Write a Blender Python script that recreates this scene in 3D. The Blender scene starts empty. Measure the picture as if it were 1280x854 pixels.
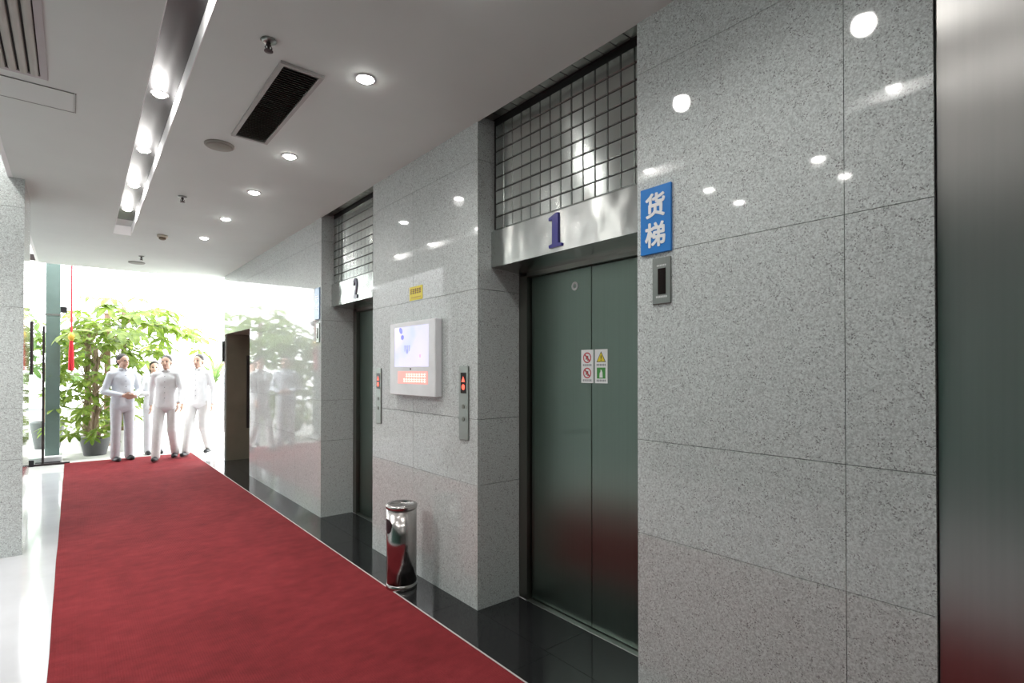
import bpy, bmesh, math, random
from mathutils import Vector, Matrix, Euler
random.seed(7)
S = bpy.context.scene
C = S.collection
PI = math.pi

# ------------------------------------------------------------------ camera
EYE = 1.475
cam = bpy.data.cameras.new('camera')
cam.sensor_width = 36
cam.lens = 663 / 1280 * 36
cam.shift_y = 30.2 / 1280
cam.clip_start = 0.02
co = bpy.data.objects.new('camera', cam)
C.objects.link(co)
co.location = (0, 0, EYE)
co.rotation_euler = (math.radians(90.5), 0, -math.atan(550 / 663))
S.camera = co
# ------------------------------------------------------------------ world: plain bright overcast sky
SKY = 8.0
w = bpy.data.worlds.new('overcast_sky')
S.world = w
w.use_nodes = True
bg = w.node_tree.nodes['Background']
bg.inputs[0].default_value = (0.97, 0.99, 1.0, 1)
bg.inputs[1].default_value = SKY
S.view_settings.view_transform = 'Standard'
S.view_settings.look = 'None'
S.view_settings.gamma = 1
S.view_settings.use_curve_mapping = False
S.view_settings.exposure = 0.0
LAMP_W = 26.0          # each ceiling downlight
PIER_FILL_W = 120.0         # unseen fill lamps added to brighten the granite pier
LOBBY_W = 12.0        # each side lobby downlight
SLOT_W = 4.5           # each trough downlight

# ------------------------------------------------------------------ materials
def srgb(r, g, b):
    f = lambda c: (c / 255 / 12.92) if c <= 10 else ((c / 255 + 0.055) / 1.055) ** 2.4
    return (f(r), f(g), f(b), 1)

class NT:
    def __init__(s, name):
        s.m = bpy.data.materials.new(name)
        s.m.use_nodes = True
        s.t = s.m.node_tree
        s.p = s.t.nodes['Principled BSDF']
        s.out = s.t.nodes['Material Output']
    def n(s, typ, **kw):
        nd = s.t.nodes.new(typ)
        for k, v in kw.items():
            if k.startswith('i_'):
                nd.inputs[int(k[2:]) if k[2:].isdigit() else k[2:]].default_value = v
            else:
                setattr(nd, k, v)
        return nd
    def l(s, a, b): s.t.links.new(a, b)
    def pos(s, scale=(1, 1, 1)):
        g = s.n('ShaderNodeNewGeometry')
        mp = s.n('ShaderNodeMapping')
        mp.inputs['Scale'].default_value = scale
        s.l(g.outputs['Position'], mp.inputs['Vector'])
        return mp.outputs['Vector']
    def ramp(s, fac, stops):
        r = s.n('ShaderNodeValToRGB')
        e = r.color_ramp.elements
        while len(e) < len(stops): e.new(0.5)
        for el, (p, c) in zip(e, stops): el.position = p; el.color = c
        s.l(fac, r.inputs[0])
        return r.outputs[0]
    def bump(s, h, strength, dist):
        b = s.n('ShaderNodeBump', i_Strength=strength, i_Distance=dist)
        s.l(h, b.inputs['Height'])
        s.l(b.outputs[0], s.p.inputs['Normal'])

def plain(name, col, rough=0.5, metal=0.0, var=0.06, scale=6.0, ior=1.5, bump=0.0, bscale=60):
    k = NT(name)
    k.p.inputs['Roughness'].default_value = rough
    k.p.inputs['Metallic'].default_value = metal
    k.p.inputs['IOR'].default_value = ior
    v = k.pos()
    n = k.n('ShaderNodeTexNoise', i_Scale=scale, i_Detail=4.0)
    k.l(v, n.inputs['Vector'])
    a = tuple(max(0, c * (1 - var)) for c in col[:3]) + (1,)
    b = tuple(min(1, c * (1 + var)) for c in col[:3]) + (1,)
    k.l(k.ramp(n.outputs[0], [(0.3, a), (0.7, b)]), k.p.inputs['Base Color'])
    if bump:
        n2 = k.n('ShaderNodeTexNoise', i_Scale=bscale, i_Detail=3.0)
        k.l(v, n2.inputs['Vector'])
        k.bump(n2.outputs[0], bump, 0.004)
    return k.m

def granite(name, light, mid, dark, rough, ior=1.55, sc=1.0):
    k = NT(name)
    k.p.inputs['Roughness'].default_value = rough
    k.p.inputs['IOR'].default_value = ior
    v = k.pos()
    n1 = k.n('ShaderNodeTexNoise', i_Scale=150.0 * sc, i_Detail=3.0, i_Roughness=0.6)
    vo = k.n('ShaderNodeTexVoronoi', i_Scale=260.0 * sc)
    k.l(v, n1.inputs['Vector']); k.l(v, vo.inputs['Vector'])
    sep = k.n('ShaderNodeSeparateColor')
    k.l(vo.outputs['Color'], sep.inputs[0])
    base = k.ramp(n1.outputs[0], [(0.40, mid), (0.54, light), (0.7, tuple(min(1, c * 1.15) for c in light[:3]) + (1,))])
    spots = k.ramp(sep.outputs[0], [(0.0, (1, 1, 1, 1)), (0.14, (1, 1, 1, 1)), (0.17, (0, 0, 0, 1)), (1, (0, 0, 0, 1))])
    n3 = k.n('ShaderNodeTexNoise', i_Scale=40.0 * sc, i_Detail=2.0)
    k.l(v, n3.inputs['Vector'])
    thr = k.ramp(n3.outputs[0], [(0.40, (0.25, 0.25, 0.25, 1)), (0.62, (1, 1, 1, 1))])
    mul = k.n('ShaderNodeMath', operation='MULTIPLY')
    k.l(spots, mul.inputs[0]); k.l(thr, mul.inputs[1])
    mx = k.n('ShaderNodeMix', data_type='RGBA')
    k.l(mul.outputs[0], mx.inputs['Factor'])
    k.l(base, mx.inputs[6]); mx.inputs[7].default_value = dark
    k.l(mx.outputs[2], k.p.inputs['Base Color'])
    return k.m

def steel(name, col, rough, aniso=0.7, rot=0.0, grain=(1, 400, 6), wav=0.0):
    k = NT(name)
    k.p.inputs['Metallic'].default_value = 1
    k.p.inputs['Anisotropic'].default_value = aniso
    k.p.inputs['Anisotropic Rotation'].default_value = rot
    tg = k.n('ShaderNodeTangent', direction_type='RADIAL', axis='Z')
    k.l(tg.outputs[0], k.p.inputs['Tangent'])
    n = k.n('ShaderNodeTexNoise', i_Scale=1.0, i_Detail=3.0)
    k.l(k.pos(grain), n.inputs['Vector'])
    k.l(k.ramp(n.outputs[0], [(0.3, tuple(c * .97 for c in col[:3]) + (1,)), (0.7, tuple(min(1, c * 1.03) for c in col[:3]) + (1,))]), k.p.inputs['Base Color'])
    mr = k.n('ShaderNodeMapRange', i_3=rough * .95, i_4=rough * 1.05)
    k.l(n.outputs[0], mr.inputs[0]); k.l(mr.outputs[0], k.p.inputs['Roughness'])
    if wav:
        n2 = k.n('ShaderNodeTexNoise', i_Scale=5.0, i_Detail=1.0)
        k.l(k.pos(), n2.inputs['Vector'])
        k.bump(n2.outputs[0], wav, 0.02)
    return k.m

def emit(name, col, strength):
    k = NT(name)
    k.p.inputs['Base Color'].default_value = col
    k.p.inputs['Emission Color'].default_value = col
    k.p.inputs['Emission Strength'].default_value = strength
    return k.m

M = {}
M['granite'] = granite('polished_grey_granite', (.62, .665, .655, 1), (.47, .505, .50, 1), (.25, .25, .255, 1), 0.045, 1.6)
M['black_granite'] = granite('polished_black_granite', (.018, .019, .020, 1), (.010, .011, .012, 1), (.03, .03, .033, 1), 0.09, 1.5)
M['mortar'] = plain('dark_joint_mortar', (.26, .27, .27), .9)
M['ceiling'] = plain('matt_ceiling_paint', (.69, .735, .705), .75, var=.02, scale=2)
M['white_paint'] = plain('white_gloss_paint', (.86, .86, .86), .45, var=.02)
M['white_floor'] = plain('polished_white_floor', (.62, .63, .66), .10, var=.05, scale=3)
M['teal_glass'] = plain('dark_teal_wall_panel', (.07, .17, .14), .35, var=.1, scale=2)
M['grey_wall'] = plain('plain_grey_wall', (.30, .30, .29), .7)
M['brown'] = plain('olive_brown_panel', (.24, .21, .155), .45, var=.12, scale=3)
M['dark'] = plain('matt_dark_void', (.012, .012, .011), .8)
M['black'] = plain('black_plastic', (.012, .012, .014), .4)
M['brown_black'] = plain('dark_bronze_metal', (.03, .02, .02), .4)
M['green_paint'] = plain('grey_green_paint', (.13, .19, .172), .5)
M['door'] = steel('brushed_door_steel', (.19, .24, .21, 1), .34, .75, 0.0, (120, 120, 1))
M['door_wide'] = steel('brushed_wide_door_steel', (.48, .475, .46, 1), .36, .92, 0.0, (60, 60, 1))
M['lintel'] = steel('brushed_lintel_steel', (.58, .60, .58, 1), .24, .9, 0.25, (2, 2, 500), wav=.5)
M['tile_steel'] = steel('polished_tile_steel', (.52, .55, .53, 1), .22, .8, 0.25, (3, 3, 200), wav=.12)
M['strip'] = steel('brushed_trough_steel', (.065, .065, .067, 1), .42, .3, 0.0, (300, 3, 3))
M['plate'] = steel('satin_plate_steel', (.34, .36, .34, 1), .35, .3)
M['chrome'] = steel('bin_mirror_steel', (.44, .42, .41, 1), .20, .7)
M['frame_steel'] = steel('dark_jamb_steel', (.22, .22, .20, 1), .35, .6)
M['glow'] = emit('lamp_diffuser_glow', (1, .98, .95, 1), 70)
M['screen'] = None
M['yellow'] = plain('yellow_sticker', (.75, .62, .02), .4)
M['maroon'] = plain('dark_red_print', (.22, .06, .02), .5)
M['blue'] = plain('blue_sign_enamel', (.012, .19, .58), .35)
M['white'] = plain('white_vinyl', (.80, .82, .82), .4)
M['number_blue'] = plain('violet_blue_enamel', (.03, .03, .22), .25)
M['number_grey'] = plain('blue_grey_enamel', (.12, .12, .17), .25)
M['sign_red'] = plain('red_print', (.50, .06, .08), .5)
M['sign_green'] = plain('green_print', (.05, .27, .05), .5)
M['print_grey'] = plain('grey_print', (.13, .13, .16), .5)
M['casing'] = plain('white_plastic_casing', (.78, .80, .82), .35)
M['red_led'] = emit('red_led', (1, .10, .06, 1), 1.6)
M['smoke_glass'] = plain('dark_display_glass', (.015, .008, .008), .12)
M['skin'] = plain('skin', (.62, .40, .30), .5)
M['hair'] = plain('dark_hair', (.02, .016, .014), .45)
M['bark'] = plain('pale_bark', (.30, .22, .15), .8, bump=.5, bscale=40)
M['soil'] = plain('potting_soil', (.06, .045, .03), .95)
M['pot_white'] = plain('white_glazed_pot', (.78, .78, .76), .25)
M['pot_dark'] = plain('charcoal_pot', (.09, .09, .095), .4)
M['concrete'] = plain('pale_paving', (.60, .60, .58), .8, var=.06)
M['planter'] = plain('white_rendered_wall', (.78, .78, .79), .7)
M['red_silk'] = plain('red_silk', (.75, .03, .05), .55)
M['gold'] = plain('golden_thread', (.85, .50, .06), .5)
M['wood'] = plain('brown_timber', (.26, .16, .11), .7)

def carpet_mat():
    k = NT('red_ribbed_carpet')
    k.p.inputs['Roughness'].default_value = .95
    k.p.inputs['Specular IOR Level'].default_value = .15
    v = k.pos()
    n = k.n('ShaderNodeTexNoise', i_Scale=260.0, i_Detail=4.0)
    n2 = k.n('ShaderNodeTexNoise', i_Scale=2.2, i_Detail=6.0)
    n3 = k.n('ShaderNodeTexNoise', i_Scale=1.0, i_Detail=3.0)
    wv = k.n('ShaderNodeTexWave', wave_type='BANDS', bands_direction='X', i_Scale=28.0, i_Distortion=1.2)
    k.l(v, n.inputs['Vector']); k.l(v, n2.inputs['Vector']); k.l(v, wv.inputs['Vector'])
    k.l(k.pos((9, 14, 9)), n3.inputs['Vector'])
    a1 = k.n('ShaderNodeMath', operation='ADD'); k.l(n.outputs[0], a1.inputs[0]); k.l(n2.outputs[0], a1.inputs[1])
    a2 = k.n('ShaderNodeMath', operation='ADD'); k.l(a1.outputs[0], a2.inputs[0]); k.l(n3.outputs[0], a2.inputs[1])
    a3 = k.n('ShaderNodeMath', operation='DIVIDE'); k.l(a2.outputs[0], a3.inputs[0]); a3.inputs[1].default_value = 3
    k.l(k.ramp(a3.outputs[0], [(.38, (.15, .017, .020, 1)), (.52, (.21, .024, .029, 1)), (.66, (.26, .034, .04, 1))]), k.p.inputs['Base Color'])
    mx = k.n('ShaderNodeMath', operation='MULTIPLY_ADD'); k.l(wv.outputs[1], mx.inputs[0]); mx.inputs[1].default_value = .4; k.l(n.outputs[0], mx.inputs[2])
    k.bump(mx.outputs[0], .6, .004)
    return k.m
M['carpet'] = carpet_mat()

def glass_mat():
    k = NT('clear_thin_glass')
    t = k.n('ShaderNodeBsdfTransparent'); t.inputs[0].default_value = (.93, .97, .95, 1)
    g = k.n('ShaderNodeBsdfGlossy', i_Roughness=.02)
    f = k.n('ShaderNodeFresnel', i_IOR=1.45)
    mx = k.n('ShaderNodeMixShader')
    k.l(f.outputs[0], mx.inputs[0]); k.l(t.outputs[0], mx.inputs[1]); k.l(g.outputs[0], mx.inputs[2])
    k.l(mx.outputs[0], k.out.inputs['Surface'])
    return k.m
M['glass'] = glass_mat()

def leaf_mat(name, a, b, trans):
    k = NT(name)
    k.p.inputs['Roughness'].default_value = .4
    n = k.n('ShaderNodeTexNoise', i_Scale=9.0, i_Detail=2.0)
    k.l(k.pos(), n.inputs['Vector'])
    col = k.ramp(n.outputs[0], [(.35, a), (.65, b)])
    k.l(col, k.p.inputs['Base Color'])
    tr = k.n('ShaderNodeBsdfTranslucent')
    k.l(col, tr.inputs[0])
    mx = k.n('ShaderNodeMixShader', i_0=trans)
    k.l(k.p.outputs[0], mx.inputs[1]); k.l(tr.outputs[0], mx.inputs[2])
    k.l(mx.outputs[0], k.out.inputs['Surface'])
    return k.m
M['leaf'] = leaf_mat('yellow_green_leaf', (.12, .20, .025, 1), (.27, .36, .06, 1), .45)
M['leaf_dark'] = leaf_mat('mid_green_leaf', (.10, .20, .05, 1), (.22, .34, .10, 1), .35)
M['leaf_pink'] = leaf_mat('pink_leaf', (.70, .22, .30, 1), (.80, .45, .48, 1), .4)

# ------------------------------------------------------------------ mesh helpers
def link(name, bm, m, parent=None, smooth=False, mats=None):
    me = bpy.data.meshes.new(name)
    bmesh.ops.recalc_face_normals(bm, faces=bm.faces)
    bm.to_mesh(me); bm.free()
    for x in (mats or [m]): me.materials.append(x)
    if smooth:
        for p in me.polygons: p.use_smooth = True
    o = bpy.data.objects.new(name, me)
    C.objects.link(o)
    if parent: o.parent = parent
    return o

def box(bm, x0, x1, y0, y1, z0, z1, mi=0):
    vs = [bm.verts.new((x, y, z)) for x in (x0, x1) for y in (y0, y1) for z in (z0, z1)]
    fs = []
    for q in ((0, 1, 3, 2), (4, 6, 7, 5), (0, 4, 5, 1), (2, 3, 7, 6), (0, 2, 6, 4), (1, 5, 7, 3)):
        f = bm.faces.new([vs[i] for i in q]); f.material_index = mi; fs.append(f)
    return vs

def hexa(bm, low, high, mi=0):
    """low / high: four points each (a ring below and a ring above)"""
    a = [bm.verts.new(p) for p in low]; b = [bm.verts.new(p) for p in high]
    for f in ([a[3], a[2], a[1], a[0]], b, *[[a[i], a[(i + 1) % 4], b[(i + 1) % 4], b[i]] for i in range(4)]):
        bm.faces.new(f).material_index = mi

def bevelled(bm, bev):
    bmesh.ops.bevel(bm, geom=list(bm.edges), offset=bev, segments=1, affect='EDGES', clamp_overlap=True)

def bx(name, m, x0, x1, y0, y1, z0, z1, parent=None, bev=0):
    bm = bmesh.new(); box(bm, x0, x1, y0, y1, z0, z1)
    if bev: bevelled(bm, bev)
    return link(name, bm, m, parent)

def lathe(bm, prof, seg=24, axis='Z', c=(0, 0, 0), cap=True, mi=0):
    """prof: list of (radius, height)"""
    c = Vector(c); rings = []
    for r, h in prof:
        ring = []
        for i in range(seg):
            a = 2 * PI * i / seg
            p = Vector((r * math.cos(a), r * math.sin(a), h))
            if axis == 'X': p = Vector((h, p.x, p.y))
            ring.append(bm.verts.new(c + p))
        rings.append(ring)
    for a, b in zip(rings, rings[1:]):
        for i in range(seg):
            bm.faces.new((a[i], a[(i + 1) % seg], b[(i + 1) % seg], b[i])).material_index = mi
    if cap:
        bm.faces.new(rings[0][::-1]).material_index = mi
        bm.faces.new(rings[-1]).material_index = mi

def tube(bm, pts, rs, seg=8, mi=0):
    pts = [Vector(p) for p in pts]
    if not hasattr(rs, '__len__'): rs = [rs] * len(pts)
    rings = []
    for i, p in enumerate(pts):
        d = (pts[min(i + 1, len(pts) - 1)] - pts[max(i - 1, 0)]).normalized()
        u = d.cross(Vector((0, 0, 1)))
        if u.length < 1e-3: u = d.cross(Vector((1, 0, 0)))
        u.normalize(); v = d.cross(u)
        rings.append([bm.verts.new(p + (u * math.cos(2 * PI * k / seg) + v * math.sin(2 * PI * k / seg)) * rs[i]) for k in range(seg)])
    for a, b in zip(rings, rings[1:]):
        for k in range(seg):
            bm.faces.new((a[k], a[(k + 1) % seg], b[(k + 1) % seg], b[k])).material_index = mi
    bm.faces.new(rings[0][::-1]).material_index = mi
    bm.faces.new(rings[-1]).material_index = mi

def tag(o, label=None, cat=None, group=None, kind=None):
    if label: o['label'] = label
    if cat: o['category'] = cat
    if group: o['group'] = group
    if kind: o['kind'] = kind
    return o

def thing(name, label, cat, loc=(0, 0, 0), group=None, rz=0):
    o = bpy.data.objects.new(name, None)
    o.empty_display_size = .1
    C.objects.link(o); o.location = loc; o.rotation_euler = (0, 0, rz)
    return tag(o, label, cat, group)

def struct(o): o['kind'] = 'structure'; return o

def kids(o): return [c for c in bpy.data.objects if c.parent == o]

def dup(o, loc, label=None, rz=None, parent=None):
    c = o.copy(); C.objects.link(c)
    if parent is None:
        c.location = loc
        if rz is not None: c.rotation_euler = (0, 0, rz)
        if label: c['label'] = label
    else: c.parent = parent
    for ch in kids(o): dup(ch, None, parent=c)
    return c

# plates lying on a wall plane facing -X: local polygons given in (y right-to-left as seen -> world Y, z)
def plate(bm, pts, x, t, mi=0):
    """polygon (Y,Z) points extruded from x (back) to x-t (front)"""
    a = [bm.verts.new((x, y, z)) for y, z in pts]
    b = [bm.verts.new((x - t, y, z)) for y, z in pts]
    n = len(pts)
    bm.faces.new(a).material_index = mi
    bm.faces.new(b[::-1]).material_index = mi
    for i in range(n):
        bm.faces.new((a[i], b[i], b[(i + 1) % n], a[(i + 1) % n])).material_index = mi

def circle_pts(cy, cz, r, n=24):
    return [(cy + r * math.cos(2 * PI * i / n), cz + r * math.sin(2 * PI * i / n)) for i in range(n)]

def ring(bm, cy, cz, r0, r1, x, t, n=24, mi=0):
    a = circle_pts(cy, cz, r0, n); b = circle_pts(cy, cz, r1, n)
    for i in range(n):
        j = (i + 1) % n
        plate(bm, [a[i], a[j], b[j], b[i]], x, t, mi)

# ------------------------------------------------------------------ dimensions
WX = 1.917            # face of the granite wall
CH = 3.01             # ceiling height
L0 = .397             # edge of the nearest steel door
OP1 = (1.445, 2.64)   # lift opening one
OP2 = (4.117, 5.30)   # lift opening two
PASS = (8.07, 9.63)   # passage opening
JOINTS = [0.0, .765, 1.172, 1.978, 2.778, 3.05]
CXL = -.37            # left edge of the corridor ceiling beyond the lobby

# ------------------------------------------------------------------ floor, ground, ceiling
struct(bx('floor', M['white_floor'], -4.2, 3.3, -3.2, 10.1, -.12, 0))
struct(bx('ground', M['concrete'], -9, 16, 10.1, 26, -.12, -.002))

def xl(y): return .262 + .0115 * y          # left lip of the light trough
SW = .165
TZ = 3.10            # underside of the steel strip in the trough
SY = (-1.6, 7.42)
bm = bmesh.new()
ys = [-3.2, SY[0], 4.75, SY[1], 10.1]
for j in range(4):
    y0, y1 = ys[j], ys[j + 1]
    left = -2.6 if y1 <= 4.76 else CXL
    for (a, b) in (((lambda y: left), xl), (xl, (lambda y: xl(y) + SW)), ((lambda y: xl(y) + SW), (lambda y: WX + .004))):
        trough = a is xl and SY[0] <= y0 and y1 <= SY[1]
        zb = TZ + .012 if trough else CH
        hexa(bm, [(a(y0), y0, zb), (b(y0), y0, zb), (b(y1), y1, zb), (a(y1), y1, zb)],
             [(a(y0), y0, 3.3), (b(y0), y0, 3.3), (b(y1), y1, 3.3), (a(y1), y1, 3.3)])
ceil = struct(link('ceiling', bm, M['ceiling']))
struct(bx('trim_5', M['ceiling'], WX + .0045, 3.3, -3.2, 9.75, 3.052, 3.3))   # unseen slab over the shafts, added to stop light leaks
# white lining and steel strip of the trough
tr = tag(thing('trim_1', None, None), kind='structure')
bm = bmesh.new()
for s, e in ((0.0, .004), (SW - .004, SW)):
    y0, y1 = SY
    hexa(bm, [(xl(y0) + s, y0, CH - .002), (xl(y0) + e, y0, CH - .002), (xl(y1) + e, y1, CH - .002), (xl(y1) + s, y1, CH - .002)],
         [(xl(y0) + s, y0, TZ + .012), (xl(y0) + e, y0, TZ + .012), (xl(y1) + e, y1, TZ + .012), (xl(y1) + s, y1, TZ + .012)])
box(bm, xl(SY[1]) + .004, xl(SY[1]) + SW - .004, SY[1] - .006, SY[1], CH - .002, TZ + .012)
link('trough_lining', bm, M['white_paint'], tr)
bm = bmesh.new()
y0, y1 = SY[0], SY[1] - .36
hexa(bm, [(xl(y0) + .005, y0, TZ), (xl(y0) + SW - .005, y0, TZ), (xl(y1) + SW - .005, y1, TZ), (xl(y1) + .005, y1, TZ)],
     [(xl(y0) + .005, y0, TZ + .011), (xl(y0) + SW - .005, y0, TZ + .011), (xl(y1) + SW - .005, y1, TZ + .011), (xl(y1) + .005, y1, TZ + .011)])
link('steel_strip', bm, M['strip'], tr)

# ------------------------------------------------------------------ granite walls built panel by panel
def panel_box(par, x0, x1, y0, y1, z0, z1, m='granite'):
    g = .0011
    o = bx('panel', M[m], x0, x1, y0 + (g if x1 - x0 < .05 else 0), y1 - (g if x1 - x0 < .05 else 0), z0 + g, z1 - g, par)
    return o

wr = tag(thing('wall_right', None, None), kind='structure')
bm = bmesh.new()
XB = WX + .02
for a, b in ((L0, OP1[0]), (OP1[1], OP2[0]), (OP2[1], PASS[0])):
    box(bm, XB, 3.05, a + .02, b - .02, 0, 3.05)
box(bm, XB, 3.05, PASS[0] - .02, PASS[1], 2.085, 3.05)
box(bm, XB, 3.05, PASS[1] + .03, PASS[1] + .10, 0, 3.05)
for a, b in (OP1, OP2): box(bm, WX + .20, 3.05, a - .02, b + .02, 3.0, 3.05)
link('wall_core', bm, M['mortar'], wr)
faces = [[L0, .63, OP1[0]], [OP1[1], 3.44, OP2[0]], [OP2[1], 6.1, 6.9, 7.7, PASS[0]]]
for ysp in faces:
    for a, b in zip(ysp, ysp[1:]):
        for z0, z1 in zip(JOINTS, JOINTS[1:]):
            panel_box(wr, WX, XB, a, b, z0, z1)
for z0, z1 in ((2.06, 2.778), (2.778, 3.05)):
    for a, b in ((PASS[0], 8.87), (8.87, PASS[1] + .10)): panel_box(wr, WX, XB, a, b, z0, z1)
bx('panel', M['granite'], WX, XB, PASS[1] + .001, PASS[1] + .10, 0, 2.058, wr)
# granite returns at each side of the lift openings
RD = 2.25
for a, b in (OP1, OP2):
    for y0, y1 in ((b - .0, b + .0185), (a - .0185, a)):
        for z0, z1 in zip(JOINTS, JOINTS[1:]):
            bx('panel', M['granite'], XB + .0005, RD, y0, y1, z0 + .0016, z1 - .0016, wr)
# unseen outer wall added against light leaks, and passage backing
struct(bx('wall_shaft_blocker', M['dark'], 3.06, 3.3, -3.2, 9.74, 0, 3.05))
pa = tag(thing('trim_2', None, None), kind='structure')
bx('end_panel', M['brown'], WX + .022, 3.05, PASS[1] - .012, PASS[1] + .0, 0.004, 2.06, pa)
bx('head_panel', M['brown'], WX + .022, 3.05, PASS[0], PASS[1] - .013, 2.062, 2.082, pa)
bx('near_panel', M['brown'], WX + .022, 3.05, PASS[0] - .018, PASS[0], 0.004, 2.06, pa)
bm = bmesh.new(); box(bm, 2.235, 2.295, PASS[1] - .06, PASS[1] - .0125, .52, 1.72)
link('jamb_strip', bm, M['brown_black'], pa)
bm = bmesh.new(); box(bm, WX - .03, WX - .001, PASS[1] + .03, PASS[1] + .09, 1.62, 1.95)
tag(link('bracket_plate', bm, M['black']), 'small dark plate fixed to the far end of the granite wall', 'plate')

# left: the pier at the edge of the corridor
wl = tag(thing('wall_left', None, None), kind='structure')
PX, PY = -.30, 5.77
bx('wall_core', M['mortar'], -1.38, PX - .02, PY + .02, 6.55, 0, 4.1, wl)
for z0, z1 in zip([0, .765, 1.172, 1.978, 2.778, 3.5], [.765, 1.172, 1.978, 2.778, 3.5, 4.1]):
    panel_box(wl, -1.40, PX, PY, PY + .02, z0, z1).scale = (1, 1, 1)
    bx('panel', M['granite'], PX - .02, PX, PY + .0205, 6.55, z0 + .0016, z1 - .0016, wl)
# lobby shell on the left
struct(bx('wall_entrance_blocker', M['white_paint'], -4.2, -1.302, 10.9, 11.0, 0, 4.2))  # unseen wall added to cut window glare mirrored in the pillar
struct(bx('wall_lobby', M['teal_glass'], -2.7, -2.6, -3.2, 4.75, 0, 3.3))
struct(bx('wall_back', M['grey_wall'], -2.6, 3.3, -3.3, -3.2, 0, 3.3))
struct(bx('wall_far_left', M['white_paint'], -4.3, -4.2, 4.75, 10.9, 0, 4.2))
struct(bx('ceiling_lobby', M['white_paint'], -4.3, CXL - .001, 4.76, 10.1, 4.1, 4.2))
struct(bx('wall_lobby_end', M['white_paint'], -4.3, -2.7, 4.65, 4.75, 0, 4.2))
bm = bmesh.new(); box(bm, CXL - .03, CXL - .001, 4.76, 10.1, CH, 4.1); box(bm, -2.6, CXL - .03, 4.74, 4.76, 3.3, 4.1)
struct(link('trim_3', bm, M['white_paint']))

# ------------------------------------------------------------------ black granite strip, edging, carpet
fb = tag(thing('trim_4', None, None), kind='structure')
y = -1.2; CE = 1.645
while y < 9.7:
    y1 = min(y + .8, 9.73)
    bx('stone_tile', M['black_granite'], CE + .010, WX - .0005, y + .001, y1 - .001, 0.0002, .005, fb)
    y = y1
for a, b in (OP1, OP2):
    mid = (a + b) / 2
    bx('stone_tile', M['black_granite'], WX + .0015, RD - .01, a + .001, mid - .001, .0002, .005, fb)
    bx('stone_tile', M['black_granite'], WX + .0015, RD - .01, mid + .001, b - .001, .0002, .005, fb)
bx('stone_tile', M['black_granite'], WX + .0015, 3.05, PASS[0] + .001, PASS[1] - .014, .0002, .005, fb)
bx('edging_strip', plain('pale_edging_metal', (.55, .55, .54), .4), CE, CE + .009, -1.2, 9.73, .0002, .0085, fb)
bm = bmesh.new()
NY = 150
for s in (0,):
    rows = []
    for i in range(NY + 1):
        yy = -1.2 + i * (12.15 / NY)
        wob = .0015 * math.sin(yy * 2.1) + .001 * math.sin(yy * 5.3 + 1)
        xa, xb = -.085 + wob, CE - .002
        rows.append([bm.verts.new(p) for p in ((xa, yy, .0004), (xa + .002, yy, .009), (xb, yy, .009), (xb, yy, .0004))])
    for a, b in zip(rows, rows[1:]):
        for k in range(4): bm.faces.new((a[k], a[(k + 1) % 4], b[(k + 1) % 4], b[k]))
    bm.faces.new(rows[0]); bm.faces.new(rows[-1][::-1])
tag(link('carpet_runner', bm, M['carpet']), 'long red ribbed carpet runner leading to the bright entrance', 'carpet')

# ------------------------------------------------------------------ lifts
def text_mesh(body, size, depth, offset=0.0):
    cu = bpy.data.curves.new('text', 'FONT')
    cu.body = body; cu.size = size; cu.extrude = depth; cu.offset = offset
    cu.align_x = 'CENTER'; cu.align_y = 'CENTER'
    o = bpy.data.objects.new('text', cu); C.objects.link(o)
    bpy.context.view_layer.update()
    me = bpy.data.meshes.new_from_object(o.evaluated_get(bpy.context.evaluated_depsgraph_get()))
    bpy.data.objects.remove(o)
    return me

def fit_text(name, body, m, x, yc, zc, w, h, depth, parent, offset=0.0, bold=0.0):
    """raised lettering on a plane facing -X, fitted to w x h"""
    me = text_mesh(body, 1.0, .5, offset)
    vs = [v.co.copy() for v in me.vertices]
    x0, x1 = min(v.x for v in vs), max(v.x for v in vs); y0, y1 = min(v.y for v in vs), max(v.y for v in vs)
    for v, c in zip(me.vertices, vs):
        v.co = (x - depth * (c.z + .5), yc - ((c.x - (x0 + x1) / 2) / (x1 - x0)) * w, zc + ((c.y - (y0 + y1) / 2) / (y1 - y0)) * h)
    if bold:
        bm = bmesh.new()
        for i in range(8):
            n0 = len(bm.verts); bm.from_mesh(me); bm.verts.ensure_lookup_table()
            for v in bm.verts[n0:]: v.co += Vector((-i * 2e-5, bold * math.cos(i * PI / 4), bold * math.sin(i * PI / 4)))
        bm.to_mesh(me); bm.free()
    me.materials.clear(); me.materials.append(m)
    me.name = name
    o = bpy.data.objects.new(name, me); C.objects.link(o)
    if parent: o.parent = parent
    return o

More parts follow.
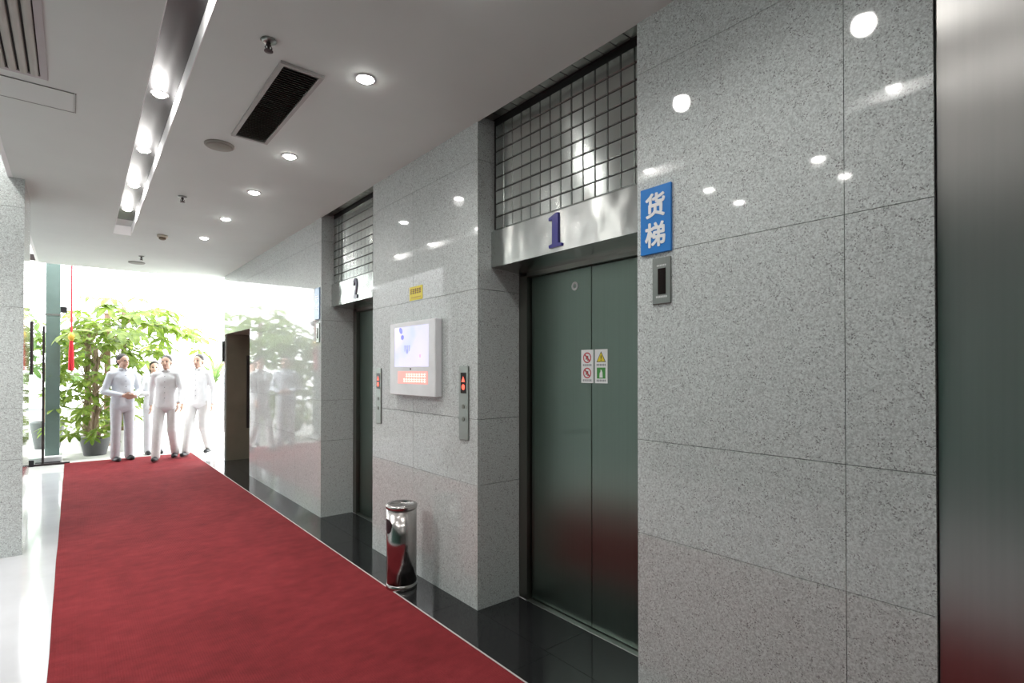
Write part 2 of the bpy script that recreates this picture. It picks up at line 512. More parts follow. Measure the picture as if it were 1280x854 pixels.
def lift(n, op, words):
    a, b = op; mid = (a + b) / 2
    # door
    d = tag(thing('door_%d' % n, words[0], None), kind='structure')
    DX = 2.285
    bm = bmesh.new()
    for y0, y1 in ((a + .003, a + .075), (b - .075, b - .003)): box(bm, RD + .002, RD + .14, y0, y1, .006, 2.085)
    box(bm, RD + .002, RD + .14, a + .075, b - .075, 2.075, 2.13)
    link('door_frame', bm, M['frame_steel'], d)
    bx('door_leaf', M['door'], DX, DX + .03, a + .085, mid - .002, .012, 2.072, d, .002)
    bx('door_leaf', M['door'], DX, DX + .03, mid + .002, b - .085, .012, 2.072, d, .002)
    bx('door_sill', M['plate'], RD - .008, DX + .04, a + .076, b - .076, 0.0004, .007, d, .001)
    bx('shaft_back', M['dark'], DX + .10, DX + .12, a, b, 0.0, 2.2, d)
    # transom
    t = thing('lift_transom', words[1], 'transom')
    TX = 2.02
    bm = bmesh.new()
    prof = [(TX, 2.118), (TX, 2.34), (TX + .018, 2.356), (TX + .05, 2.356), (TX + .05, 2.128), (RD + .1, 2.105), (RD + .1, 2.095), (TX + .06, 2.118)]
    A = [bm.verts.new((px, a + .002, pz)) for px, pz in prof]; B = [bm.verts.new((px, b - .002, pz)) for px, pz in prof]
    bm.faces.new(A); bm.faces.new(B[::-1])
    for i in range(len(prof)):
        j = (i + 1) % len(prof); bm.faces.new((A[i], B[i], B[j], A[j]))
    bm.normal_update(); bmesh.ops.triangulate(bm, faces=[f for f in bm.faces if len(f.verts) > 4])
    link('lintel_plate', bm, M['lintel'], t)
    bx('backing', M['dark'], TX + .024, TX + .05, a + .002, b - .002, 2.357, 3.045, t)
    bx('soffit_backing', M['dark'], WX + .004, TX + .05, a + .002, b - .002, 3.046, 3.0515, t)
    p = .0822; cols = 14; start = a + (b - a - cols * p) / 2
    tb = bmesh.new(); g = .006
    w2, ch = p / 2 - g / 2, .0035
    hexa(tb, [(0.006, -w2, -w2), (0.006, w2, -w2), (0.006, w2, w2), (0.006, -w2, w2)],
         [(0, -w2 + ch, -w2 + ch), (0, w2 - ch, -w2 + ch), (0, w2 - ch, w2 - ch), (0, -w2 + ch, w2 - ch)])
    first = link('tile', tb, M['tile_steel'], t)
    k = 0
    for r in range(8):
        for c in range(cols):
            o = first if k == 0 else first.copy()
            if k: C.objects.link(o)
            o.location = (TX + .017, start + (c + .5) * p, 2.392 + r * p)
            o.rotation_euler = (0, random.uniform(-.006, .006), random.uniform(-.008, .008))
            k += 1
    for c in range(cols):
        if c == 0:
            sm_ = first.data.copy(); sm_.materials[0] = M['frame_steel']  # darker steel dims the soffit tiles, shade put into the colour
        o = first.copy(); o.data = sm_; C.objects.link(o)
        o.location = (WX + .058, start + (c + .5) * p, 3.039); o.rotation_euler = (0, -PI / 2, 0); o.scale = (1, 1, 1)
        o.rotation_euler = (0, PI / 2, 0)
    # number
    if n == 1:
        Y, Z, x = 2.06, 2.235, TX
        pts = [(1.35 * u, v) for u, v in ((.035, -.092), (.037, -.076), (.017, -.071), (.017, .093), (.0, .093), (-.037, .074), (-.037, .060), (-.017, .064), (-.017, -.071), (-.037, -.076), (-.035, -.092))]
        bm = bmesh.new(); plate(bm, [(Y - u, Z + v) for u, v in pts], x - .0005, .009)
        bm.normal_update(); bmesh.ops.triangulate(bm, faces=[f for f in bm.faces if len(f.verts) > 4])
        link('number_one', bm, M['number_blue'], t)
    else:
        fit_text('number_two', '2', M['number_grey'], TX - .0005, 4.70, 2.235, .085, .19, .009, t, .02)
    return d
lift(1, OP1, ('brushed steel lift door carrying two safety stickers, nearest full door', 'steel tiled panel with blue number 1 above the lift door with stickers'))
lift(2, OP2, ('brushed steel lift door in the farther recess behind the pillar with the screen', 'steel tiled panel with number 2 above the farther lift door'))
d = tag(thing('door_3', 'wide brushed steel door face at the right edge of the photo', None), kind='structure')
bx('door_leaf', M['door_wide'], WX + .012, WX + .05, -1.1, L0 - .002, 0.0, 3.05, d, .002)
bx('door_back', M['dark'], WX + .052, 3.05, -1.1, L0 + .0, 0.0, 3.05, d)
struct(bx('wall_near_right', M['granite'], WX, 3.05, -3.2, -1.105, 0, 3.05))
# peep ring on lift one
bm = bmesh.new(); ring(bm, 2.17, 1.972, .013, .026, 2.2848, .004); 
tag(link('lock_ring', bm, M['white']), 'small pale key lock ring high on the lift door with stickers', 'lock')

# ------------------------------------------------------------------ safety stickers on door one
SX = 2.2846
def sticker(y0, y1, z0, z1, label, kind):
    t = thing('safety_sticker', label, 'sticker', group='safety stickers on the lift door')
    bx('backing_sheet', M['white'], SX - .001, SX, y0, y1, z0, z1, t)
    yc = (y0 + y1) / 2; x = SX - .001; h = z1 - z0
    za, zb = z0 + h * .76, z0 + h * .30
    def small_text(z):
        bm = bmesh.new()
        n = 6
        for i in range(n):
            yy = yc + (i - (n - 1) / 2) * .0115
            for q in range(2):
                box(bm, x - .0008, x, yy - .004, yy + .004, z - .004 + q * .006, z - .001 + q * .006)
            box(bm, x - .0008, x, yy - .001, yy + .001, z - .005, z + .007)
        link('caption', bm, M['print_grey'], t)
    small_text(z0 + h * .535); small_text(z0 + h * .075)
    if kind == 'ban':
        for z in (za, zb):
            bm = bmesh.new(); ring(bm, yc, z, .024, .031, x, .0008)
            plate(bm, [(yc + .022, z + .016), (yc + .016, z + .022), (yc - .022, z - .016), (yc - .016, z - .022)], x, .0009)
            link('prohibition_ring', bm, M['sign_red'], t)
            bm = bmesh.new()
            plate(bm, [(yc + .006, z + .012), (yc - .008, z + .010), (yc - .010, z - .016), (yc - .002, z - .018), (yc, z - .004), (yc + .008, z - .014), (yc + .012, z - .010)], x, .0004)
            bm.normal_update(); bmesh.ops.triangulate(bm, faces=[f for f in bm.faces if len(f.verts) > 4])
            link('pictogram', bm, M['maroon'], t)
    else:
        bm = bmesh.new(); plate(bm, [(yc - .034, za - .026), (yc + .034, za - .026), (yc, za + .034)], x, .0006)
        link('triangle_border', bm, M['black'], t)
        bm = bmesh.new(); plate(bm, [(yc - .028, za - .0225), (yc + .028, za - .0225), (yc, za + .027)], x - .0006, .0003)
        link('warning_triangle', bm, M['yellow'], t)
        bm = bmesh.new(); box(bm, x - .0012, x - .0009, yc - .003, yc + .003, za - .008, za + .012); box(bm, x - .0012, x - .0009, yc - .003, yc + .003, za - .018, za - .012)
        link('exclamation', bm, M['black'], t)
        bm = bmesh.new(); box(bm, x - .0006, x, yc - .031, yc + .031, zb - .031, zb + .031)
        link('green_square', bm, M['sign_green'], t)
        bm = bmesh.new(); plate(bm, [(yc + .012, zb - .026), (yc - .012, zb - .026), (yc - .010, zb + .004), (yc - .004, zb + .016), (yc + .002, zb + .022), (yc + .004, zb + .008), (yc + .010, zb)], x - .0006, .0004)
        bm.normal_update(); bmesh.ops.triangulate(bm, faces=[f for f in bm.faces if len(f.verts) > 4])
        link('pictogram', bm, M['white'], t)
sticker(2.028, 2.121, 1.402, 1.593, 'left safety sticker with two red prohibition rings on the lift door', 'ban')
sticker(1.924, 2.016, 1.402, 1.593, 'right safety sticker with yellow triangle and green square on the lift door', 'warn')

# ------------------------------------------------------------------ blue freight lift sign and the plate below
t = thing('lift_sign', 'blue sign with two white Chinese characters on the granite wall', 'sign')
bx('sign_board', M['blue'], WX - .012, WX - .0003, 1.266, 1.419, 1.972, 2.258, t, .002)
fit_text('character', '货', M['white'], WX - .012, 1.343, 2.178, .092, .100, .002, t, 0, .0032)
fit_text('character', '梯', M['white'], WX - .012, 1.343, 2.052, .096, .100, .002, t, 0, .0032)
t = thing('floor_indicator', 'small steel indicator plate with dark display under the blue sign', 'indicator')
bx('face_plate', M['plate'], WX - .009, WX - .0003, 1.271, 1.361, 1.755, 1.951, t, .002)
bx('display', M['smoke_glass'], WX - .0105, WX - .009, 1.294, 1.332, 1.795, 1.905, t)
bm = bmesh.new(); 
for i in range(7): box(bm, WX - .0098, WX - .009, 1.288 + i * .008, 1.293 + i * .008, 1.781, 1.789)
link('caption', bm, M['white'], t)
bm = bmesh.new()
for i in range(6): box(bm, WX - .0098, WX - .009, 1.292 + i * .008, 1.297 + i * .008, 1.914, 1.921)
link('caption', bm, M['white'], t)

# ------------------------------------------------------------------ call panels with red arrows
def call_panel(y0, y1, z0, z1, label):
    t = thing('call_panel', label, 'call panel', group='lift call panels on the pillar')
    h = z1 - z0; yc = (y0 + y1) / 2
    bx('face_plate', M['plate'], WX - .010, WX - .0003, y0, y1, z0, z1, t, .002)
    za, zb = z1 - h * .37, z1 - h * .09
    bx('display', M['smoke_glass'], WX - .0115, WX - .010, yc - .03, yc + .03, za, zb, t)
    zc = (za + zb) / 2
    bm = bmesh.new(); plate(bm, [(yc + .019, zc + .006), (yc - .019, zc + .006), (yc, zc + .042)], WX - .0115, .0006)
    link('up_arrow', bm, M['red_led'], t)
    bm = bmesh.new(); plate(bm, circle_pts(yc, zc - .026, .018, 12), WX - .0115, .0006)
    link('floor_digit', bm, M['red_led'], t)
    for q in (.55, .72):
        bm = bmesh.new(); lathe(bm, [(.015, -.0125), (.015, -.010)], 16, 'X', (WX, yc, z1 - h * q)); link('call_button', bm, M['frame_steel'], t)
call_panel(2.730, 2.832, 1.035, 1.502, 'tall steel call panel with red arrow right of the screen')
call_panel(3.950, 4.040, 1.045, 1.490, 'tall steel call panel with red arrow left of the screen')

# ------------------------------------------------------------------ wall screen
FX = 1.862
t = thing('wall_screen', 'white wall mounted screen with red text strip on the pillar', 'screen')
y0, y1, z0, z1 = 3.045, 3.70, 1.292, 1.825
bm = bmesh.new(); box(bm, FX, WX - .0003, y0, y1, z0, z1); bevelled(bm, .006)
link('casing', bm, M['casing'], t)
def screen_mat():
    k = NT('lit_display')
    n = k.n('ShaderNodeTexNoise', i_Scale=4.0, i_Detail=2.0)
    k.l(k.pos(), n.inputs['Vector'])
    c = k.ramp(n.outputs[0], [(.3, (.62, .68, .92, 1)), (.55, (.78, .76, .97, 1)), (.75, (.92, .90, .98, 1))])
    k.l(c, k.p.inputs['Emission Color']); k.p.inputs['Emission Strength'].default_value = .45
    k.l(c, k.p.inputs['Base Color']); k.p.inputs['Roughness'].default_value = .2
    return k.m
bx('display', screen_mat(), FX - .001, FX, 3.13, 3.62, 1.50, 1.79, t)
def glow2(n, c, s): 
    return emit(n, c, s)
bx('text_strip', glow2('red_strip', (.92, .42, .38, 1), .5), FX - .001, FX, 3.14, 3.57, 1.378, 1.468, t)
bm = bmesh.new()
for r in range(2):
    for i in range(9):
        yy = 3.17 + i * .036
        if r == 1 and i in (8,): continue
        box(bm, FX - .0016, FX - .001, yy, yy + .027, 1.392 + r * .036, 1.400 + r * .036)
        box(bm, FX - .0016, FX - .001, yy, yy + .027, 1.408 + r * .036, 1.414 + r * .036)
        box(bm, FX - .0016, FX - .001, yy + .010, yy + .015, 1.389 + r * .036, 1.418 + r * .036)
link('text_line', bm, glow2('pale_led', (1, .82, .74, 1), .8), t)
bm = bmesh.new()
plate(bm, [(3.525 + .026 * math.cos(a) , 1.765 + .022 * math.sin(a) + .3 * .026 * math.cos(a)) for a in [i * PI / 6 for i in range(12)]], FX - .001, .0005)
plate(bm, [(3.50 + .022 * math.cos(a) , 1.715 + .018 * math.sin(a)) for a in [i * PI / 6 for i in range(12)]], FX - .001, .0005)
link('picture_blob', bm, glow2('blue_pixels', (.25, .28, .85, 1), .5), t)
bm = bmesh.new()
for i in range(4): plate(bm, [(3.47 - i * .022, 1.655), (3.455 - i * .022, 1.655), (3.458 - i * .022, 1.615), (3.468 - i * .022, 1.61)], FX - .001, .0005)
plate(bm, circle_pts(3.43, 1.61, .016, 10), FX - .001, .0005)
link('picture_figure', bm, glow2('grey_blue_pixels', (.40, .44, .72, 1), .4), t)
bm = bmesh.new(); plate(bm, circle_pts(3.245, 1.575, .014, 10), FX - .001, .0005)
link('picture_spot', bm, glow2('pink_pixels', (.95, .50, .60, 1), .5), t)
bm = bmesh.new(); lathe(bm, [(.008, -.002), (.008, 0)], 12, 'X', (FX, 3.38, 1.484)); link('logo_dot', bm, M['print_grey'], t)
# yellow notice above
t = thing('yellow_notice', 'small yellow sticker with dark red print above the screen', 'sticker')
bx('backing_sheet', M['yellow'], WX - .0015, WX - .0003, 3.305, 3.495, 1.985, 2.085, t)
bm = bmesh.new()
for i in range(5):
    yy = 3.33 + i * .032
    for zz in (2.035, 2.048, 2.061): box(bm, WX - .0022, WX - .0015, yy, yy + .024, zz, zz + .006)
    box(bm, WX - .0022, WX - .0015, yy + .009, yy + .014, 2.030, 2.070)
link('caption', bm, M['maroon'], t)
bx('underline', plain('amber_print', (.55, .38, .02), .5), WX - .0022, WX - .0015, 3.33, 3.47, 2.002, 2.010, t)
# pale blue sign on the far wall
t = thing('far_sign', 'pale blue sign on the mirror like wall before the farther recess', 'sign')
bx('sign_board', plain('pale_blue_enamel', (.22, .36, .55), .3), WX - .012, WX - .0003, 5.33, 5.46, 1.99, 2.31, t, .002)
bm = bmesh.new()
for zz in (2.10, 2.20):
    box(bm, WX - .0135, WX - .012, 5.36, 5.43, zz - .004, zz + .004); box(bm, WX - .0135, WX - .012, 5.36, 5.43, zz + .02, zz + .028); box(bm, WX - .0135, WX - .012, 5.39, 5.40, zz - .025, zz + .04)
link('lettering', bm, M['white'], t)
t = thing('floor_indicator', 'small grey indicator plate under the pale blue far sign', 'indicator')
bx('face_plate', M['plate'], WX - .009, WX - .0003, 5.335, 5.425, 1.755, 1.951, t, .002)
bx('display', M['smoke_glass'], WX - .0105, WX - .009, 5.36, 5.40, 1.795, 1.905, t)

# ------------------------------------------------------------------ ash bin
t = thing('ash_bin', 'cylindrical stainless steel ash bin standing against the pillar', 'bin', (1.735, 3.27, .005))
R = .104
bm = bmesh.new()
lathe(bm, [(R - .002, 0), (R, .002), (R, .028), (R - .003, .030), (R - .003, .036)], 48)
link('base_ring', bm, M['chrome'], t, True)
bm = bmesh.new(); lathe(bm, [(R - .003, .036), (R - .003, .535)], 48); link('body', bm, M['chrome'], t, True)
bm = bmesh.new(); lathe(bm, [(R - .003, .535), (R + .002, .538), (R + .003, .555), (R - .002, .562)], 48); link('top_ring', bm, M['chrome'], t, True)
bm = bmesh.new(); lathe(bm, [(R - .002, .5621), (R - .012, .566), (.06, .556), (.02, .554), (.004, .5535)], 48); link('ash_tray', bm, M['chrome'], t, True)
bm = bmesh.new(); lathe(bm, [(.016, .5565), (.016, .5585)], 20, c=(-.035, -.01, 0)); link('stub_hole', bm, M['black'], t)
bm = bmesh.new()       # waste opening on the side that faces the corridor
for i in range(8):
    a0, a1 = [PI * (.985) + (u - 4) * .115 for u in (i, i + 1)]
    hh = lambda u: .065 * math.sqrt(max(.03, 1 - ((u - 4) / 4.05) ** 2))
    r = R - .0022
    vs = [(r * math.cos(a0), r * math.sin(a0), .44 - hh(i)), (r * math.cos(a1), r * math.sin(a1), .44 - hh(i + 1)),
          (r * math.cos(a1), r * math.sin(a1), .44 + .5 * hh(i + 1)), (r * math.cos(a0), r * math.sin(a0), .44 + .5 * hh(i))]
    q = [bm.verts.new(v) for v in vs]; q2 = [bm.verts.new((v[0] * 1.012, v[1] * 1.012, v[2])) for v in vs]
    bm.faces.new(q[::-1]); bm.faces.new(q2)
    for k in range(4): bm.faces.new((q[k], q[(k + 1) % 4], q2[(k + 1) % 4], q2[k]))
link('waste_opening', bm, M['black'], t)

# ------------------------------------------------------------------ ceiling fittings
def downlight(label, watts=LAMP_W):
    t = thing('downlight', label, 'lamp', group='round downlights in the ceiling')
    bm = bmesh.new(); lathe(bm, [(.054, 0), (.054, -.004), (.047, -.006), (.038, -.004), (.038, 0)], 28, cap=False)
    link('trim_ring', bm, M['white_paint'], t, True)
    bm = bmesh.new(); lathe(bm, [(.0375, -.0005), (.0375, -.008), (.030, -.014), (.015, -.017)], 28); link('diffuser', bm, M['glow'], t)
    li = bpy.data.lights.new('lamp_light', 'SPOT'); li.energy = watts; li.color = (1, .975, .935)
    li.spot_size = math.radians(150); li.spot_blend = .9; li.shadow_soft_size = .045
    lo = bpy.data.objects.new('lamp_light', li); C.objects.link(lo); lo.parent = t; lo.location = (0, 0, -.03)
    return t
spots = [(1.19, .79, 'first of the row along the granite wall, above the viewer'), (1.20, 1.68, None), (1.18, 2.63, None), (1.19, 3.93, None), (1.20, 4.93, None), (1.19, 5.98, None), (1.17, 7.0, None)]
names = ['downlight out of frame above the viewer, mirrored in the granite top right', 'downlight just out of frame, mirrored in the granite above the blue sign', 'bright round downlight on the ceiling right of the dark air grille', 'bright downlight on the ceiling just below the dark air grille', 'third visible downlight along the ceiling, past the round speaker', 'fourth visible downlight with a wide glow on the far ceiling', 'small fifth downlight on the far ceiling near the entrance']
proto = None
for (x, y, _), nm in zip(spots, names):
    if proto is None:
        proto = downlight(nm); proto.location = (x, y, CH)
    else: dup(proto, (x, y, CH), nm)
lob = None
for (x, y), nm in zip([(-.32, 1.53), (-.32, 2.39), (-.84, 1.53), (-.84, 2.39), (-1.6, .2)],
                  ['side lobby downlight over the pale floor, nearer of the inner pair', 'side lobby downlight over the pale floor, farther of the inner pair', 'side lobby downlight, nearer of the outer pair', 'side lobby downlight, farther of the outer pair', 'side lobby downlight by the teal wall behind the viewer']):
    lob = dup(lob, (x, y, CH), nm) if lob else downlight(nm, LOBBY_W)
    lob.location = (x, y, CH)

pier = downlight('unseen fill lamp added in front of the granite pier, nearer the corridor', PIER_FILL_W); pier.location = (-.62, 4.3, CH)  # unseen lamps added only to lighten the pier face
dup(pier, (-1.2, 4.3, CH), 'unseen fill lamp added in front of the granite pier, farther from the corridor')
dup(pier, (-1.0, 5.1, 4.1), 'unseen fill lamp added high in the raised lobby ceiling above the granite pier')  # added to whiten the pier top above the ceiling edge

def trough_lamp(label):
    t = thing('trough_lamp', label, 'lamp', group='lamps in the ceiling trough')
    bm = bmesh.new(); lathe(bm, [(.046, 0), (.046, -.004), (.04, -.006), (.034, -.003), (.034, 0)], 24, cap=False); link('trim_ring', bm, M['chrome'], t, True)
    bm = bmesh.new(); lathe(bm, [(.0335, -.0004), (.0335, -.008), (.026, -.014), (.012, -.017)], 24); link('diffuser', bm, M['glow'], t)
    li = bpy.data.lights.new('lamp_light', 'POINT'); li.energy = SLOT_W; li.color = (1, .97, .94)
    li.shadow_soft_size = .03
    lo = bpy.data.objects.new('lamp_light', li); C.objects.link(lo); lo.parent = t; lo.location = (0, 0, -.05)
    return t
tp = None
nm = ['trough lamp behind the viewer', 'trough lamp straight above the viewer', 'trough lamp out of frame just ahead of the viewer', 'trough lamp at the top edge of the photo', 'nearest lit lamp in the dark ceiling trough', 'second lit lamp along the dark ceiling trough', 'third lit lamp along the dark ceiling trough', 'last lit lamp by the white end of the ceiling trough']
for y, n_ in zip((-1.1, -.1, .9, 2.50, 3.71, 4.73, 5.69, 6.58), nm):
    x = xl(y) + SW / 2
    if tp is None: tp = trough_lamp(n_); tp.location = (x, y, TZ - .0002)
    else: dup(tp, (x, y, TZ - .0002), n_)

# dark return grille
t = thing('air_grille', 'long dark air grille with pale frame between the trough and the downlights', 'vent')
x0, x1, y0, y1 = .785, 1.005, 2.74, 3.80
bm = bmesh.new(); fw = .022
for q in ((x0, x0 + fw, y0, y1), (x1 - fw, x1, y0, y1), (x0 + fw, x1 - fw, y0, y0 + fw), (x0 + fw, x1 - fw, y1 - fw, y1)):
    box(bm, q[0], q[1], q[2], q[3], CH - .014, CH - .0003)
link('grille_frame', bm, plain('pale_grey_metal', (.42, .42, .40), .5), t)
bx('backing', M['dark'], x0 + fw, x1 - fw, y0 + fw, y1 - fw, CH - .003, CH - .0004, t)
gm = plain('charcoal_grille_metal', (.11, .115, .095), .6)
n = 44
sb = bmesh.new(); hexa(sb, [(x0 + fw, -.005, -.012), (x1 - fw, -.005, -.012), (x1 - fw, -.003, -.0125), (x0 + fw, -.003, -.0125)], [(x0 + fw, .003, -.0035), (x1 - fw, .003, -.0035), (x1 - fw, .005, -.004), (x0 + fw, .005, -.004)])
first = link('slat', sb, gm, t)
for i in range(n):
    o = first if i == 0 else first.copy()
    if i: C.objects.link(o)
    o.location = (0, y0 + fw + .012 + i * (y1 - y0 - 2 * fw - .024) / (n - 1), CH)
# pale louvre vent at the left
t = thing('louvre_vent', 'pale louvred ceiling vent in the top left corner', 'vent')
x0, x1, y0, y1 = -.62, -.105, 2.47, 3.70
bm = bmesh.new(); fw = .03
for q in ((x0, x0 + fw, y0, y1), (x1 - fw, x1, y0, y1), (x0 + fw, x1 - fw, y0, y0 + fw), (x0 + fw, x1 - fw, y1 - fw, y1)):
    box(bm, q[0], q[1], q[2], q[3], CH - .010, CH - .0003)
link('vent_frame', bm, plain('vent_frame_grey', (.46, .43, .44), .5), t)
bx('backing', M['dark'], x0 + fw, x1 - fw, y0 + fw, y1 - fw, CH - .002, CH - .0004, t)
sm = plain('louvre_beige_metal', (.42, .40, .36), .45)
first = None; n = 11
for i in range(n):
    if first is None:
        sb = bmesh.new(); N = 7
        ra = [(.017 * math.cos(PI + PI * k / N), .014 * math.sin(PI + PI * k / N)) for k in range(N + 1)]
        A = [sb.verts.new((u, y0 + fw, v)) for u, v in ra]; B = [sb.verts.new((u, y1 - fw, v)) for u, v in ra]
        for k in range(N): sb.faces.new((A[k], A[k + 1], B[k + 1], B[k]))
        sb.faces.new(A); sb.faces.new(B[::-1]); sb.faces.new((A[0], A[-1], B[-1], B[0]))
        o = first = link('slat', sb, sm, t, False)
    else: o = first.copy(); C.objects.link(o)
    o.location = (x1 - fw - .022 - i * .0418, 0, CH - .003)
# access hatch
t = thing('access_hatch', 'flush grey access hatch beside the louvred vent', 'hatch')
hx0, hx1, hy0, hy1 = -.75, .014, 3.80, 4.08
bx('hatch_panel', M['ceiling'], hx0 + .006, hx1 - .014, hy0 + .006, hy1 - .006, CH - .004, CH - .0003, t)
bm = bmesh.new()
for q in ((hx1 - .009, hx1 - .004, hy0, hy1), (hx0, hx1 - .012, hy1 - .005, hy1), (hx0, hx1 - .012, hy0, hy0 + .003)): box(bm, q[0], q[1], q[2], q[3], CH - .005, CH - .0003)
link('hatch_edge', bm, plain('hatch_edge_grey', (.22, .23, .21), .5), t)
# speaker disc
t = thing('ceiling_speaker', 'flat round grey beige speaker disc on the ceiling beside the grille', 'speaker', (.764, 4.04, CH))
bm = bmesh.new(); lathe(bm, [(.092, -.0003), (.092, -.008), (.086, -.013)], 32); link('rim', bm, plain('speaker_beige', (.36, .35, .31), .6), t, False)
bm = bmesh.new(); lathe(bm, [(.082, -.0125), (.070, -.017), (.02, -.02)], 32); link('mesh_face', bm, plain('speaker_mesh', (.30, .29, .25), .7), t, True)
# sprinklers
def sprinkler(label):
    t = thing('sprinkler', label, 'sprinkler', group='fire sprinklers on the ceiling')
    bm = bmesh.new(); lathe(bm, [(.034, -.0003), (.036, -.004), (.022, -.012), (.012, -.013)], 20); link('escutcheon', bm, M['plate'], t, True)
    bm = bmesh.new(); lathe(bm, [(.010, -.013), (.010, -.026), (.006, -.030), (.006, -.046)], 12)
    for s in (-1, 1): tube(bm, [(s * .009, 0, -.022), (s * .015, 0, -.035), (s * .004, 0, -.050)], .003, 6)
    link('body', bm, M['brown_black'], t)
    bm = bmesh.new(); lathe(bm, [(.020, -.050), (.020, -.053), (.004, -.055)], 12); link('deflector', bm, M['brown_black'], t)
    return t
s0 = sprinkler('nearest fire sprinkler above the dark air grille'); s0.location = (.695, 2.61, CH)
dup(s0, (.742, 5.45, CH), 'middle fire sprinkler past the round speaker disc')
dup(s0, (.71, 8.66, CH), 'farthest fire sprinkler near the entrance')
t = thing('smoke_detector', 'small beige smoke detector on the far ceiling', 'detector', (.783, 7.175, CH))
bm = bmesh.new(); lathe(bm, [(.052, -.0003), (.054, -.018), (.046, -.026)], 24); link('base', bm, plain('detector_ivory', (.62, .58, .48), .5), t, True)
bm = bmesh.new(); lathe(bm, [(.036, -.026), (.034, -.044), (.02, -.052)], 24); link('sensor_cap', bm, plain('detector_brown', (.20, .16, .10), .5), t, True)
t = thing('ceiling_speaker', 'flat grey disc on the ceiling close to the entrance', 'speaker', (.70, 9.21, CH))
bm = bmesh.new(); lathe(bm, [(.10, -.0003), (.10, -.008), (.09, -.014)], 28); link('rim', bm, plain('disc_grey', (.30, .30, .29), .6), t)

# ------------------------------------------------------------------ entrance facade on the left
w1 = tag(thing('window_1', None, None), kind='structure')
FY = 10.95
bm = bmesh.new()
box(bm, -1.3, .06, FY - .04, FY + .04, 3.16, 3.26)
box(bm, -1.3, -.02, FY - .03, FY + .03, 0, .03)
for x in (-1.27,): box(bm, x - .03, x + .03, FY - .03, FY + .03, .03, 3.16)
link('frame', bm, M['brown_black'], w1)
bx('pane', M['glass'], -1.24, -.62, FY - .005, FY + .005, .03, 3.16, w1)
d = tag(thing('door_4', 'glass entrance door with a dark stile and a bar shaped as a reflection beside the green post', None), kind='structure')
bx('door_pane', M['glass'], -.60, -.36, FY - .006, FY + .006, .04, 2.42, d)
bm = bmesh.new(); box(bm, -.355, -.325, FY - .02, FY + .02, .031, 2.16); link('door_stile', bm, M['brown_black'], d)
bm = bmesh.new(); tube(bm, [(-.475, FY - .06, 1.40), (-.475, FY - .06, 2.22)], .022, 10); tube(bm, [(-.475, FY - .06, 1.5), (-.475, FY, 1.5)], .01, 8); tube(bm, [(-.475, FY - .06, 2.1), (-.475, FY, 2.1)], .01, 8)
link('mirrored_bar', bm, M['brown_black'], d)  # bar built in place of a reflection in the pier side
bm = bmesh.new(); box(bm, -.50, -.44, FY - .05, FY - .007, -.0, .10); link('floor_hinge', bm, M['black'], d)
t = thing('entrance_post', 'grey green square post at the entrance left of the plants', 'post', (-.235, 11.42, 0))
bx('curb', M['planter'], -.35, .12, -.28, .24, 0, .10, t, .004)
bx('shaft', M['green_paint'], -.095, .085, -.09, .09, .10, 3.45, t, .004)
bx('clamp_band', M['plate'], -.10, .09, -.095, .095, 2.36, 2.39, t)
bx('threshold_bar_dummy', M['black'], -.20, .10, -.36, -.285, 0, .03, t).name = 'door_stop_bar'
t = thing('sensor_box', 'small black sensor box fixed to the green post', 'sensor', (-.1495, 11.40, 2.46))
bx('housing', M['black'], .004, .085, -.06, .06, -.04, .055, t, .008)
bx('bracket', M['plate'], .0005, .004, -.04, .04, -.05, .07, t)
# red tassel hanging from the header
t = thing('red_tassel', 'long red hanging tassel with a golden knot beside the green post', 'ornament', (-.01, FY, 3.16))
bm = bmesh.new(); tube(bm, [(0, 0, 0), (0, 0, -1.08)], .012, 8); link('cord', bm, M['red_silk'], t)
bm = bmesh.new(); lathe(bm, [(.01, -1.08), (.04, -1.12), (.045, -1.17), (.02, -1.22)], 12); link('knot', bm, M['gold'], t, True)
bm = bmesh.new()
for k in range(9):
    a = 2 * PI * k / 9; tube(bm, [(.012 * math.cos(a), .012 * math.sin(a), -1.21), (0.024 * math.cos(a), 0.024 * math.sin(a), -1.40), (0.03 * math.cos(a), 0.03 * math.sin(a), -1.69)], .011, 6)
link('fringe', bm, M['red_silk'], t)

# ------------------------------------------------------------------ outside
t = thing('planter_wall', 'low white planter wall outside behind the people', 'planter', (0, 14.5, 0))
bx('wall_body', M['planter'], -5, 9, -.10, .10, 0, .66, t)
bx('coping', plain('grey_coping', (.40, .41, .43), .7), -5, 9, -.13, .13, .66, .70, t)
bx('soil_bed', M['soil'], -5, 9, .10, 1.6, 0, .5, t)
t = thing('timber_post', 'brown timber post outside rising among the leaves', 'post', (.53, 13.0, 0))
bx('shaft', M['wood'], -.05, .05, -.05, .05, 0, 2.56, t, .005)
bx('cap', M['wood'], -.06, .06, -.06, .06, 2.561, 2.59, t)

